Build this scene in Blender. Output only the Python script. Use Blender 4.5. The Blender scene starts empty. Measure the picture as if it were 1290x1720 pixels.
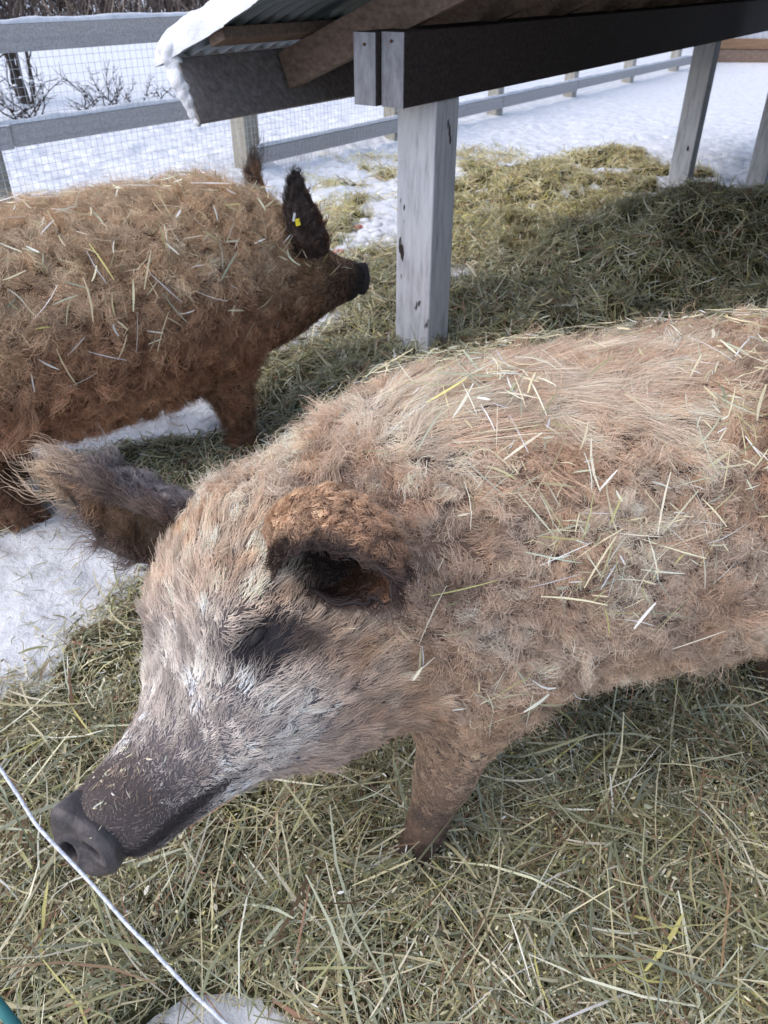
import bpy, math, random
import numpy as np
from mathutils import Vector, Matrix, kdtree
from mathutils.bvhtree import BVHTree

R = math.radians
RNG = np.random.default_rng(7)
random.seed(7)
sc = bpy.context.scene
C = sc.collection

# ------------------------------------------------------------------ camera
PITCH = R(34.8); CAM_H = 1.4
cam = bpy.data.cameras.new('camera')
camo = bpy.data.objects.new('camera', cam); C.objects.link(camo)
camo.location = (0, 0, CAM_H)
camo.rotation_euler = (math.pi/2 - PITCH, 0, 0)
cam.sensor_fit = 'VERTICAL'; cam.sensor_height = 24
cam.lens = 24*1295/1720
cam.clip_start = 0.05; cam.clip_end = 600
cam.dof.use_dof = True; cam.dof.focus_distance = 1.2; cam.dof.aperture_fstop = 7.0
sc.camera = camo

# ------------------------------------------------------------------ light
SUN_EL, SUN_AZ = 50.0, 246.0
w = bpy.data.worlds.new('World'); sc.world = w; w.use_nodes = True
nt = w.node_tree; bg = nt.nodes['Background']
sky = nt.nodes.new('ShaderNodeTexSky'); sky.sky_type = 'NISHITA'; sky.sun_disc = False
sky.sun_elevation = R(SUN_EL); sky.sun_rotation = R(SUN_AZ)
sky.air_density = 1.0; sky.dust_density = 2.5; sky.ozone_density = 1.0
nt.links.new(sky.outputs[0], bg.inputs[0]); bg.inputs[1].default_value = 0.14
sl = bpy.data.lights.new('sun', 'SUN'); sl.energy = .75; sl.angle = R(105); sl.color = (1, .99, .975)
so = bpy.data.objects.new('sun', sl); C.objects.link(so)
# nishita: rotation 0 = +Y, turning clockwise seen from above
sd = Vector((math.sin(R(SUN_AZ))*math.cos(R(SUN_EL)), math.cos(R(SUN_AZ))*math.cos(R(SUN_EL)), math.sin(R(SUN_EL))))
so.rotation_euler = sd.to_track_quat('Z', 'Y').to_euler()
sc.view_settings.view_transform = 'Standard'; sc.view_settings.look = 'None'
sc.view_settings.exposure = 0.82; sc.view_settings.gamma = 1
sc.cycles.max_bounces = 6; sc.cycles.diffuse_bounces = 4; sc.cycles.transparent_max_bounces = 8

CP, SP = math.cos(PITCH), math.sin(PITCH)
def c2w(v):      # vector in camera terms (right, down, depth) -> world direction
    r, d, z = v
    return np.array([r, z*CP - d*SP, -z*SP - d*CP])
def c2p(v):
    return c2w(v) + np.array([0, 0, CAM_H])
def nrm(v):
    v = np.asarray(v, float); return v/np.linalg.norm(v)

# ------------------------------------------------------------------ noise
def _h(ix, iy, iz, seed):
    n = (ix*73856093) ^ (iy*19349663) ^ (iz*83492791) ^ (seed*2654435761)
    n = (n ^ (n >> 13))*1274126177 & 0x7fffffff
    n = (n ^ (n >> 16))*2246822519 & 0x7fffffff
    return ((n >> 7) & 0xffff)/65535.0
def vnoise(x, y, z=None, seed=0):
    x = np.asarray(x, float); y = np.asarray(y, float)
    z = np.zeros_like(x) if z is None else np.asarray(z, float)
    fx, fy, fz = np.floor(x), np.floor(y), np.floor(z)
    tx, ty, tz = x-fx, y-fy, z-fz
    tx = tx*tx*(3-2*tx); ty = ty*ty*(3-2*ty); tz = tz*tz*(3-2*tz)
    ix, iy, iz = fx.astype(np.int64), fy.astype(np.int64), fz.astype(np.int64)
    o = 0
    for a in (0, 1):
        for b in (0, 1):
            for c in (0, 1):
                o = o + _h(ix+a, iy+b, iz+c, seed)*(tx if a else 1-tx)*(ty if b else 1-ty)*(tz if c else 1-tz)
    return o
def fbm(x, y, z=None, o=4, seed=0):
    r = 0; a = .5; s = 0
    for k in range(o):
        r = r + a*vnoise(np.asarray(x)*2**k, np.asarray(y)*2**k, None if z is None else np.asarray(z)*2**k, seed+k); s += a; a *= .5
    return r/s
def sst(a, b, x):
    t = np.clip((x-a)/(b-a), 0, 1); return t*t*(3-2*t)

# ------------------------------------------------------------------ materials
def mat(name, rough=.7, spec=.3):
    m = bpy.data.materials.new(name); m.use_nodes = True
    b = m.node_tree.nodes['Principled BSDF']
    b.inputs['Roughness'].default_value = rough
    b.inputs['Specular IOR Level'].default_value = spec
    return m, m.node_tree, b
def attr_mat(name, rough=.6, spec=.3, trans=0.0, bump=None):
    m, t, b = mat(name, rough, spec)
    a = t.nodes.new('ShaderNodeAttribute'); a.attribute_name = 'Col'
    t.links.new(a.outputs['Color'], b.inputs['Base Color'])
    if trans:
        tr = t.nodes.new('ShaderNodeBsdfTranslucent'); t.links.new(a.outputs['Color'], tr.inputs[0])
        mx = t.nodes.new('ShaderNodeMixShader'); mx.inputs[0].default_value = trans
        t.links.new(b.outputs[0], mx.inputs[1]); t.links.new(tr.outputs[0], mx.inputs[2])
        t.links.new(mx.outputs[0], t.nodes['Material Output'].inputs[0])
    if bump:
        add_bump(t, b, *bump)
    return m
def add_bump(t, b, scale, strength, dist=.01, stretch=(1, 1, 1)):
    tc = t.nodes.new('ShaderNodeTexCoord'); mp = t.nodes.new('ShaderNodeMapping'); mp.inputs['Scale'].default_value = stretch
    n = t.nodes.new('ShaderNodeTexNoise'); n.inputs['Scale'].default_value = scale; n.inputs['Detail'].default_value = 8
    bp = t.nodes.new('ShaderNodeBump'); bp.inputs['Strength'].default_value = strength; bp.inputs['Distance'].default_value = dist
    t.links.new(tc.outputs['Object'], mp.inputs[0]); t.links.new(mp.outputs[0], n.inputs[0])
    t.links.new(n.outputs[0], bp.inputs['Height']); t.links.new(bp.outputs[0], b.inputs['Normal'])
def ramp_mat(name, stops, scale=5, detail=8, rough=.7, spec=.3, stretch=(1, 1, 1), bump=.3, dist=.004, spots=None):
    m, t, b = mat(name, rough, spec)
    tc = t.nodes.new('ShaderNodeTexCoord'); mp = t.nodes.new('ShaderNodeMapping'); mp.inputs['Scale'].default_value = stretch
    n = t.nodes.new('ShaderNodeTexNoise'); n.inputs['Scale'].default_value = scale; n.inputs['Detail'].default_value = detail
    n.inputs['Roughness'].default_value = .65
    r = t.nodes.new('ShaderNodeValToRGB')
    el = r.color_ramp.elements
    el[0].position, el[0].color = stops[0][0], (*stops[0][1], 1)
    el[1].position, el[1].color = stops[-1][0], (*stops[-1][1], 1)
    for p, c in stops[1:-1]:
        e = el.new(p); e.color = (*c, 1)
    t.links.new(tc.outputs['Object'], mp.inputs[0]); t.links.new(mp.outputs[0], n.inputs[0])
    t.links.new(n.outputs[0], r.inputs[0])
    out = r.outputs[0]
    if spots:
        scl, thr, col, st = spots
        mp2 = t.nodes.new('ShaderNodeMapping'); mp2.inputs['Scale'].default_value = st
        n2 = t.nodes.new('ShaderNodeTexNoise'); n2.inputs['Scale'].default_value = scl; n2.inputs['Detail'].default_value = 3
        r2 = t.nodes.new('ShaderNodeValToRGB'); r2.color_ramp.elements[0].position = thr; r2.color_ramp.elements[1].position = thr+.03
        mx = t.nodes.new('ShaderNodeMixRGB'); mx.inputs[2].default_value = (*col, 1)
        t.links.new(tc.outputs['Object'], mp2.inputs[0]); t.links.new(mp2.outputs[0], n2.inputs[0]); t.links.new(n2.outputs[0], r2.inputs[0])
        t.links.new(r2.outputs[0], mx.inputs[0]); t.links.new(out, mx.inputs[1]); out = mx.outputs[0]
    t.links.new(out, b.inputs['Base Color'])
    bp = t.nodes.new('ShaderNodeBump'); bp.inputs['Strength'].default_value = bump; bp.inputs['Distance'].default_value = dist
    t.links.new(n.outputs[0], bp.inputs['Height']); t.links.new(bp.outputs[0], b.inputs['Normal'])
    return m

M_SNOW = ramp_mat('snow', [(.3, (.60, .62, .67)), (.5, (.76, .78, .82)), (.7, (.84, .85, .88))], 11, 10, .6, .25, bump=.9, dist=.03)
M_MAT = ramp_mat('matted_hay', [(.3, (.030, .028, .014)), (.5, (.075, .070, .034)), (.7, (.16, .15, .08))], 60, 6, .85, .1, bump=.9, dist=.02)
M_HAY = attr_mat('dry_hay', .55, .3, .25)
M_FUR = attr_mat('fur', .5, .35, .0)
M_SKIN = attr_mat('pig_skin', .75, .2, bump=(160, .5, .004))
M_EARSKIN = attr_mat('ear_skin', .6, .3, bump=(120, .5, .003))
M_NOSE = attr_mat('snout_skin', .42, .45, bump=(220, .6, .002))
M_POST = ramp_mat('painted_post', [(.3, (.42, .41, .44)), (.5, (.66, .66, .70)), (.72, (.78, .78, .82))], 7, 9, .7, .25, (6, 6, .8), .5, .004, spots=(5, .67, (.045, .03, .028), (3.2, 3.2, 1.2)))
M_BEAM = ramp_mat('dark_beam_wood', [(.3, (.03, .022, .020)), (.55, (.062, .046, .042)), (.8, (.10, .075, .065))], 7, 8, .8, .2, (1, 12, 12), .4, .003)
M_ENDG = ramp_mat('weathered_board_end', [(.3, (.17, .17, .19)), (.55, (.28, .28, .31)), (.8, (.38, .38, .42))], 14, 8, .8, .2, (3, 3, 1), .5, .003)
M_RAFT = ramp_mat('rafter_wood', [(.3, (.13, .09, .07)), (.55, (.23, .165, .13)), (.8, (.32, .25, .20))], 7, 8, .8, .2, (1, 10, 10), .4, .003)
M_FASC = ramp_mat('wet_fascia_wood', [(.3, (.13, .115, .11)), (.55, (.24, .215, .21)), (.8, (.36, .33, .32))], 6, 8, .7, .25, (1, 9, 9), .4, .003)
M_RAIL = ramp_mat('grey_rail_wood', [(.3, (.30, .28, .27)), (.55, (.45, .43, .42)), (.8, (.58, .56, .55))], 6, 8, .8, .2, (1, 12, 12), .5, .004)
M_FPOST = ramp_mat('fence_post_wood', [(.3, (.22, .20, .16)), (.55, (.36, .34, .28)), (.8, (.48, .46, .40))], 6, 8, .8, .2, (5, 5, .7), .5, .004)
M_METAL = ramp_mat('corrugated_metal', [(.3, (.07, .09, .10)), (.7, (.13, .16, .175))], 6, 6, .4, .5, bump=.1)
M_METAL.node_tree.nodes['Principled BSDF'].inputs['Metallic'].default_value = .3
M_WIRE = ramp_mat('galvanised_wire', [(.3, (.40, .42, .46)), (.7, (.55, .57, .6))], 6, 3, .4, .5)
M_ROPE = ramp_mat('white_rope', [(.35, (.45, .48, .55)), (.6, (.80, .82, .88))], 180, 3, .6, .3, bump=.6, dist=.001)
M_TEAL = ramp_mat('teal_plastic', [(.3, (.03, .15, .15)), (.7, (.05, .22, .22))], 20, 3, .5, .4)
M_TWIG = ramp_mat('twig_bark', [(.3, (.035, .028, .025)), (.7, (.10, .08, .07))], 12, 4, .9, .1)
M_HEDGE = attr_mat('hedge_twigs', .9, .1)
M_SIDING = ramp_mat('pale_siding', [(.3, (.45, .47, .52)), (.7, (.6, .62, .67))], 4, 6, .6, .3, (8, 8, 1), .3)
M_BASE = ramp_mat('orange_brown_board', [(.3, (.17, .10, .06)), (.7, (.30, .19, .12))], 6, 6, .8, .2, (1, 1, 8), .3)
M_EYE, _t, _b = mat('eye', .08, .6); _b.inputs['Base Color'].default_value = (.012, .009, .008, 1)
M_TAG, _t, _b = mat('yellow_tag', .4, .4); _b.inputs['Base Color'].default_value = (.75, .62, .04, 1)
M_APPLE = ramp_mat('red_peel', [(.4, (.55, .12, .10)), (.6, (.62, .38, .32))], 60, 3, .5, .3)
M_LID = ramp_mat('dark_eyelid', [(.3, (.012, .010, .010)), (.7, (.035, .028, .028))], 90, 4, .5, .35, bump=.6, dist=.002)
M_RUST = ramp_mat('rusty_nail', [(.3, (.06, .025, .015)), (.7, (.12, .055, .03))], 90, 4, .8, .2)
M_HOOF = ramp_mat('hoof', [(.3, (.02, .018, .015)), (.7, (.06, .05, .04))], 30, 4, .6, .3)

# ------------------------------------------------------------------ mesh helpers
def link(o, parent=None):
    C.objects.link(o)
    if parent is not None: o.parent = parent
    return o
def tag(o, label=None, cat=None, group=None, kind=None):
    if label: o['label'] = label
    if cat: o['category'] = cat
    if group: o['group'] = group
    if kind: o['kind'] = kind
    return o
def empty(name, loc, label=None, cat=None, group=None):
    o = bpy.data.objects.new(name, None); o.location = loc; o.empty_display_size = .1
    link(o); return tag(o, label, cat, group)
def mesh_np(name, V, F, material, parent=None, off=None, col=None, smooth=True, k=4, fcol=None):
    """V (n,3), F (m,k) numpy -> object"""
    V = np.ascontiguousarray(V, dtype=np.float32)
    if off is not None: V = V - np.asarray(off, np.float32)
    F = np.ascontiguousarray(F, dtype=np.int32); k = F.shape[1]
    me = bpy.data.meshes.new(name)
    me.vertices.add(len(V)); me.vertices.foreach_set('co', V.ravel())
    me.loops.add(F.size); me.loops.foreach_set('vertex_index', F.ravel())
    me.polygons.add(len(F)); me.polygons.foreach_set('loop_start', np.arange(len(F), dtype=np.int32)*k)
    if smooth: me.polygons.foreach_set('use_smooth', np.ones(len(F), bool))
    if col is not None:
        a = me.attributes.new('Col', 'FLOAT_COLOR', 'POINT')
        cc = np.ones((len(V), 4), np.float32); cc[:, :3] = col; a.data.foreach_set('color', cc.ravel())
    me.update(calc_edges=True)
    me.materials.append(material)
    return link(bpy.data.objects.new(name, me), parent)

class MB:
    def __init__(s): s.v = []; s.f = []
    def box(s, o, ax, ay, az):
        """box from corner-centre o with half axes ax ay az (vectors)"""
        o, ax, ay, az = [np.asarray(q, float) for q in (o, ax, ay, az)]
        n = len(s.v)
        for i in (-1, 1):
            for j in (-1, 1):
                for k in (-1, 1): s.v.append(o+i*ax+j*ay+k*az)
        for q in ((0, 1, 3, 2), (4, 6, 7, 5), (0, 4, 5, 1), (2, 3, 7, 6), (0, 2, 6, 4), (1, 5, 7, 3)):
            s.f.append(tuple(n+a for a in q))
    def tube(s, pts, rad, sides=8, cap=True):
        pts = [np.asarray(p, float) for p in pts]
        if not hasattr(rad, '__len__'): rad = [rad]*len(pts)
        n0 = len(s.v); up = None
        for i, p in enumerate(pts):
            t = nrm(pts[min(i+1, len(pts)-1)]-pts[max(i-1, 0)])
            if up is None:
                up = np.array([0, 0, 1.]) if abs(t[2]) < .9 else np.array([1., 0, 0])
            a = nrm(np.cross(t, up)); b = np.cross(a, t); up = b
            for k in range(sides):
                th = 2*math.pi*k/sides
                s.v.append(p+rad[i]*(math.cos(th)*a+math.sin(th)*b))
        for i in range(len(pts)-1):
            for k in range(sides):
                k2 = (k+1) % sides
                s.f.append((n0+i*sides+k, n0+i*sides+k2, n0+(i+1)*sides+k2, n0+(i+1)*sides+k))
        if cap:
            s.f.append(tuple(n0+k for k in range(sides))[::-1])
            s.f.append(tuple(n0+(len(pts)-1)*sides+k for k in range(sides)))
    def build(s, name, material, parent=None, off=(0, 0, 0), bevel=0, smooth=False, mats=None):
        me = bpy.data.meshes.new(name); off = np.asarray(off, float)
        me.from_pydata([tuple(np.asarray(v)-off) for v in s.v], [], s.f); me.update()
        me.materials.append(material)
        if smooth: me.polygons.foreach_set('use_smooth', [True]*len(me.polygons))
        o = link(bpy.data.objects.new(name, me), parent)
        if bevel:
            m = o.modifiers.new('bevel', 'BEVEL'); m.width = bevel; m.segments = 2; m.limit_method = 'ANGLE'
        return o

# ------------------------------------------------------------------ ground
SHO = np.array([.158, 3.07, 0]); DD = np.array([.563, .826, 0.]); NN = np.array([-.826, .563, 0.]); ZZ = np.array([0, 0, 1.])
_dr = np.random.default_rng(17)
DENT = [(x_, y_, .028+.02*_dr.random(), .012+.014*_dr.random()) for x_, y_ in zip(np.concatenate([_dr.uniform(-1.5, -.8, 22), _dr.uniform(-.4, -.1, 4), _dr.uniform(-.9, .6, 26), _dr.uniform(.8, 3.4, 50)]), np.concatenate([_dr.uniform(1.3, 2.3, 22), _dr.uniform(.4, .6, 4), _dr.uniform(3.3, 6, 26), _dr.uniform(5.5, 9.5, 50)]))]
def ground_h(x, y):
    x = np.asarray(x, float); y = np.asarray(y, float)
    near = np.exp(-((x/7)**2+((y-4)/8)**2)**2)
    h = (fbm(x*2.2, y*2.2, o=4, seed=3)-.5)*.07*near
    h = h + (fbm(x*9, y*9, o=4, seed=9)-.5)*.075*near*(.30+.7*sst(.8, 3.5, y))
    far = sst(9, 60, np.hypot(x, y))
    h = h + (fbm(x*.12, y*.12, o=3, seed=5)-.5)*1.2*far
    for x_, y_, r_, d_ in DENT:
        q = np.hypot(x-x_, y-y_)/r_; h = h - d_*np.exp(-q**4)+d_*.35*np.exp(-((q-1.35)/.25)**2)
    # ploughed bank beyond the fence
    q = (x+1.21)*NN[0]+(y-7.15)*NN[1]
    h = h + .10*np.exp(-((q-.35)/.35)**2)*(x < 6) + .16*np.exp(-((q-2.6)/.8)**2)
    return h
HAY = [ # cx, cy, rx, ry, rot, height, strength
 (.45, .85, 1.35, 1.02, 0, .05, 1), (1.5, 1.9, 1.2, 1.4, 0, .06, 1), (-.35, 1.35, .52, .62, 0, .05, 1), (-.6, .75, .8, .62, .0, .05, 1),
 (.55, 3.35, 1.0, .8, .25, .20, 1), (1.75, 4.25, 1.15, .75, .1, .48, 1), (2.3, 3.3, 1.2, 1.0, 0, .22, 1),
 (1.05, 5.1, .85, .95, -.3, .09, .9), (1.0, 6.6, .5, .45, -.5, .12, .75), (2.05, 7.7, .45, .35, 0, .10, .7), (1.5, 6.1, .5, .5, 0, .05, .6),
 (.05, 4.2, .45, .7, 0, .05, .62), (.55, 6.0, .35, .9, 0, .04, .5), (2.6, 5.7, .7, .4, 0, .12, .8),
 (1.0, 7.9, .35, .4, 0, .05, .3), (-.72, 2.28, .5, .25, .3, .04, .9), (-.62, 3.1, .5, .25, .5, .03, .5), (-1.3, 1.98, .3, .12, 0, .03, .55), (-.15, 2.8, .42, .55, 0, .10, 1), (-.2, 2.2, .6, .5, 0, .04, 1)]
BARE = [(-.80, 2.66, .34, .17, .5, .72), (-.27, .49, .17, .13, 0, 1.0), (-1.13, 1.66, .28, .22, .1, 1.0), (-1.05, 1.42, .16, .12, .4, .8), (.3, .38, .1, .06, 0, .5)]
def hay_mask(x, y):
    m = np.zeros_like(x); t = np.zeros_like(x)
    nz = (fbm(x*3.1, y*3.1, o=4, seed=21)-.5)*.9
    for cx, cy, rx, ry, ro, h, s in HAY:
        c, s_ = math.cos(ro), math.sin(ro)
        u = ((x-cx)*c+(y-cy)*s_)/rx; v = (-(x-cx)*s_+(y-cy)*c)/ry
        r = np.sqrt(u*u+v*v)
        q = sst(1.15, .70, r+nz*.55)
        m = np.maximum(m, q*s); t = np.maximum(t, h*sst(1.1, .2, r+nz*.3))
    far = sst(4.3, 5.2, y)*sst(8.3, 6.8, y)*sst(-.9, .1, x)*sst(2.9, 2.0, x-(y-5)*.2)
    fn = sst(.50, .66, fbm(x*2.6+3, y*2.6, o=5, seed=63))*far*.85
    m = np.maximum(m*(1-.75*far*sst(.52, .40, fbm(x*3.3, y*3.3, o=4, seed=64))), fn); t = np.maximum(t*(1-.3*far), fn*.05)
    for cx, cy, rx, ry, ro, s in BARE:
        c, s_ = math.cos(ro), math.sin(ro)
        u = ((x-cx)*c+(y-cy)*s_)/rx; v = (-(x-cx)*s_+(y-cy)*c)/ry
        q = sst(1.1, .75, np.sqrt(u*u+v*v)+nz*.5)*s
        m = m*(1-q); t = t*(1-q)
    return m, t
def hay_h(x, y):
    m, t = hay_mask(x, y)
    lump = (fbm(x*6, y*6, o=4, seed=31)-.38)*.16 + (fbm(x*1.7, y*1.7, o=2, seed=41)-.5)*.06
    return ground_h(x, y) + np.where(m > .02, t*.9 + lump*m*np.minimum(1, .4+t*4), 0) - .05*sst(.65, .25, m), m

def axis_grid(lo, hi, step, far, n):
    a = np.arange(lo, hi+step/2, step)
    g = np.geomspace(step*1.5, far, n)
    return np.concatenate([(lo-np.cumsum(g/g.sum()*far))[::-1], a, hi+np.cumsum(g/g.sum()*far)])
def grid_faces(ny, nx):
    i = np.arange(ny*nx).reshape(ny, nx)
    return np.stack([i[:-1, :-1], i[:-1, 1:], i[1:, 1:], i[1:, :-1]], -1).reshape(-1, 4)
gx = axis_grid(-4, 4, .023, 300, 60); gy = axis_grid(-.3, 11, .023, 300, 60)
X, Y = np.meshgrid(gx, gy)
Z = ground_h(X, Y)
g = mesh_np('snow_ground', np.stack([X, Y, Z], -1).reshape(-1, 3), grid_faces(len(gy), len(gx)), M_SNOW)
tag(g, 'trampled snow covering the whole paddock and the lane beyond', None, None, 'structure')

# hay: a matted base and loose blades, one uncountable mass
hx = np.arange(-1.8, 4.2, .022); hy = np.arange(-.3, 8.6, .022)
X, Y = np.meshgrid(hx, hy); Z, Mk = hay_h(X, Y)
i = grid_faces(len(hy), len(hx)); keep = (Mk.ravel()[i] > .25).any(1)
mat_o = mesh_np('hay_mat', np.stack([X, Y, Z], -1).reshape(-1, 3), i[keep], M_MAT)
tag(mat_o, 'matted dark layer of old hay under the loose blades', None, None, 'stuff')

HAYCOL = np.array([(.235, .235, .105), (.34, .315, .165), (.46, .42, .245), (.20, .215, .12), (.29, .31, .20), (.17, .115, .060), (.28, .17, .10), (.60, .56, .38), (.105, .10, .05), (.40, .38, .13)])
HAYCOL = HAYCOL*np.array([1.52, 1.50, 1.74])
HAYW = np.array([.14, .17, .17, .10, .15, .07, .04, .09, .05, .02])
def blades(P, N, length, width, tilt, rng, colw=None, bend=.25, seg=3, align=None, sat=None, lift=.5):
    """curved flat ribbons; P centres, N normals"""
    n = len(P)
    t = rng.normal(size=(n, 3))
    if align is not None: t = t + align
    t -= (t*N).sum(1, keepdims=True)*N
    t /= np.linalg.norm(t, axis=1, keepdims=True)+1e-9
    t = t + N*(rng.normal(size=(n, 1))*tilt)
    t /= np.linalg.norm(t, axis=1, keepdims=True)
    side = np.cross(t, N+rng.normal(size=(n, 3))*.55); side /= np.linalg.norm(side, axis=1, keepdims=True)+1e-9
    up = np.cross(side, t)
    bd = rng.normal(size=(n, 1))*bend; bs = rng.normal(size=(n, 1))*bend*.7
    kink = np.where(rng.random((n, 1)) < .18, rng.normal(size=(n, 1))*.5, 0)
    s = np.linspace(-.5, .5, seg+1)
    V = np.empty((n, seg+1, 2, 3), np.float32)
    L = length[:, None]; W = width[:, None]
    for k, q in enumerate(s):
        c = P + t*L*q + up*L*(bd*(q*q-.08)) + side*L*(bs*(q*q) + kink*max(q, 0))
        wk = W*(1-.55*abs(q*2)**2)
        V[:, k, 0] = c-side*wk*.5; V[:, k, 1] = c+side*wk*.5
    b = (np.arange(n)*(seg+1)*2)[:, None, None]
    k = np.arange(seg)[None, :, None]*2
    F = (b+k+np.array([0, 1, 3, 2])[None, None, :]).reshape(-1, 4)
    ci = rng.choice(len(HAYCOL), n, p=(HAYW if colw is None else colw))
    col = HAYCOL[ci]*np.exp(rng.normal(size=(n, 1))*.18)
    if sat is not None: col = col*sat
    col = np.repeat(col, (seg+1)*2, axis=0)
    return V.reshape(-1, 3), F, np.clip(col, 0, .9)
def join(parts):
    V, F, K = [], [], []; o = 0
    for v, f, c in parts:
        V.append(v); F.append(f+o); K.append(c); o += len(v)
    return np.concatenate(V), np.concatenate(F), np.concatenate(K)
def hay_scatter(x0, x1, y0, y1, dens, lmin, lmax, wid, tilt, rng, clump=True, colw=None, sat=None, thin=1, zoff=.012):
    n = int((x1-x0)*(y1-y0)*dens)
    x = rng.uniform(x0, x1, n); y = rng.uniform(y0, y1, n)
    m, _ = hay_mask(x, y)
    p = m**thin * (.45+.9*sst(.3, .65, fbm(x*7, y*7, o=3, seed=55)))
    k = rng.random(n) < p; x, y = x[k], y[k]
    # only keep what the paddock view could reach
    k = (np.abs(x) < .75+y*.62); x, y = x[k], y[k]
    h, m = hay_h(x, y); e = .03
    hx_, _ = hay_h(x+e, y); hy_, _ = hay_h(x, y+e)
    N = np.stack([-(hx_-h)/e, -(hy_-h)/e, np.ones_like(h)], 1); N /= np.linalg.norm(N, axis=1, keepdims=True)
    n = len(x)
    L = lmin*(lmax/lmin)**(rng.random(n)**1.3)
    gh = ground_h(x, y)
    P = np.stack([x, y, np.maximum(h, gh)+rng.random(n)**1.6*zoff*2+.002], 1)
    a = np.stack([np.cos(fbm(x*2.5, y*2.5, seed=71)*14), np.sin(fbm(x*2.5, y*2.5, seed=71)*14), x*0], 1)*1.1
    return blades(P, N, L, wid*np.exp(rng.normal(size=n)*.35), tilt, rng, colw, align=a, sat=sat)
yel = np.array([.08, .24, .26, .04, .08, .05, .03, .10, .02, .10])
parts = [
 hay_scatter(-1.5, 1.5, .2, 1.6, 16000, .004, .016, .0030, .5, RNG, zoff=.03),
 hay_scatter(-1.5, 1.5, .2, 1.3, 34000, .012, .11, .0021, .38, RNG),
 hay_scatter(-1.3, 1.3, .2, 1.2, 2600, .10, .30, .0034, .35, RNG, zoff=.03),
 hay_scatter(-1.7, 2.2, 1.3, 2.6, 15000, .02, .13, .0030, .38, RNG),
 hay_scatter(-1.7, 3.2, 2.6, 5.4, 9000, .05, .20, .0042, .35, RNG, zoff=.02),
 hay_scatter(-1.2, 3.6, 4.6, 8.6, 6500, .06, .20, .0048, .40, RNG, colw=yel, zoff=.02, sat=np.array([1.15, 1.1, 1.0])),
]
# stray blades on open snow
n = 16000; x = RNG.uniform(-1.7, 3.6, n); y = .3+8.2*RNG.random(n)**1.4
N = np.tile([0, 0, 1.], (n, 1)); P = np.stack([x, y, np.maximum(ground_h(x, y), 0*x-1)+.006], 1)
k = (fbm(x*1.3, y*1.3, seed=77) > .38) | (y < 2.2)
parts.append(blades(P[k], N[k], RNG.uniform(.015, .08, k.sum()), np.full(k.sum(), .0024), .15, RNG))
V, F, K = join(parts)
hay = mesh_np('loose_hay', V, F, M_HAY, col=K, smooth=False)
tag(hay, 'loose greenish hay strewn over the snow around both pigs', None, None, 'stuff')
print('hay blades faces', len(F))

# ------------------------------------------------------------------ shelter
def sp(d, n, z): return SHO + DD*d + NN*n + ZZ*z
base = sp(0, 0, 0)
sh = empty('shelter', tuple(base), 'low timber pig shelter with corrugated roof, dark beam and whitewashed posts', 'shelter')
def board(name, m, d0, d1, n0, n1, z0, z1, parent=sh, bevel=.003):
    b = MB(); b.box(sp((d0+d1)/2, (n0+n1)/2, (z0+z1)/2), DD*(d1-d0)/2, NN*(n1-n0)/2, ZZ*(z1-z0)/2)
    return b.build(name, m, parent, base, bevel)
def wpost(d, n, hw, top, parent=sh):
    b = MB(); b.box(sp(d, n, top/2-.1), DD*hw, NN*hw, ZZ*(top/2+.1))
    return b.build('post', M_POST, parent, base, .006)
wpost(0, 0, .080, 1.049); wpost(3.56, 0, .07, 1.049); wpost(4.26, -.40, .07, 1.41)
wpost(0.1, -2.6, .07, 2.22); wpost(3.6, -2.6, .07, 2.22)
board('beam', M_BEAM, -.30, 6.2, -.090, -.004, 1.05, 1.26)
board('beam', M_BEAM, -.325, 6.2, .0, .085, 1.053, 1.258)
board('beam', M_BEAM, -.30, 6.2, -2.67, -2.53, 2.22, 2.42)
for n0, n1, d0, z0, z1 in ((-.089, -.006, -.3035, 1.051, 1.259), (.001, .084, -.3285, 1.054, 1.257)):
    board('board_end', M_ENDG, d0, d0+.0033, n0, n1, z0, z1, bevel=0)
b = MB()
for d_, n_, z_ in ((-.3055, -.045, 1.235), (-.3305, .04, 1.225)):
    b = MB(); q_ = sp(d_, n_, z_); b.tube([q_, q_-DD*.004], .0045, 10); b.build('nail_head', M_RUST, sh, base)
SL = .39; ca = 1/math.sqrt(1+SL*SL); sa = SL*ca
UPN = NN*(-ca) + ZZ*sa             # up the slope (towards -n)
NRM = NN*sa + ZZ*ca
def slope_pt(d, n, off): return sp(d, n, 1.26-SL*n) + NRM*off
for k, d in enumerate(np.arange(-.1, 6.3, .62)):
    b = MB(); a = slope_pt(d, .535, .065); e = slope_pt(d, -2.95, .065)
    b.box((a+e)/2, DD*.024, (e-a)/2, NRM*.062); b.build('rafter', M_RAFT, sh, base, .003)
for n in (.40, -.25, -.95, -1.65, -2.4):
    b = MB(); a = slope_pt(-.56, n, .148); e = slope_pt(6.3, n, .148)
    b.box((a+e)/2, (e-a)/2, UPN*.035, NRM*.018); b.build('purlin', M_RAFT, sh, base, .003)
# fascia board at the low eave, square to the slope
for d_ in np.arange(-.45, 6.3, .152):  # unseen rear wall boards, added to shade the hay mound
    b = MB(); b.box(sp(d_, -2.69, 1.08), DD*.0745, NN*.012, ZZ*1.14); b.build('shade_wall_board', M_BEAM, sh, base, .002)
b = MB(); b.box((slope_pt(-.60, .562, .045)+slope_pt(6.3, .562, .045))/2, DD*3.45, UPN*.014, NRM*.100)
b.build('fascia_board', M_FASC, sh, base, .004)
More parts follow.
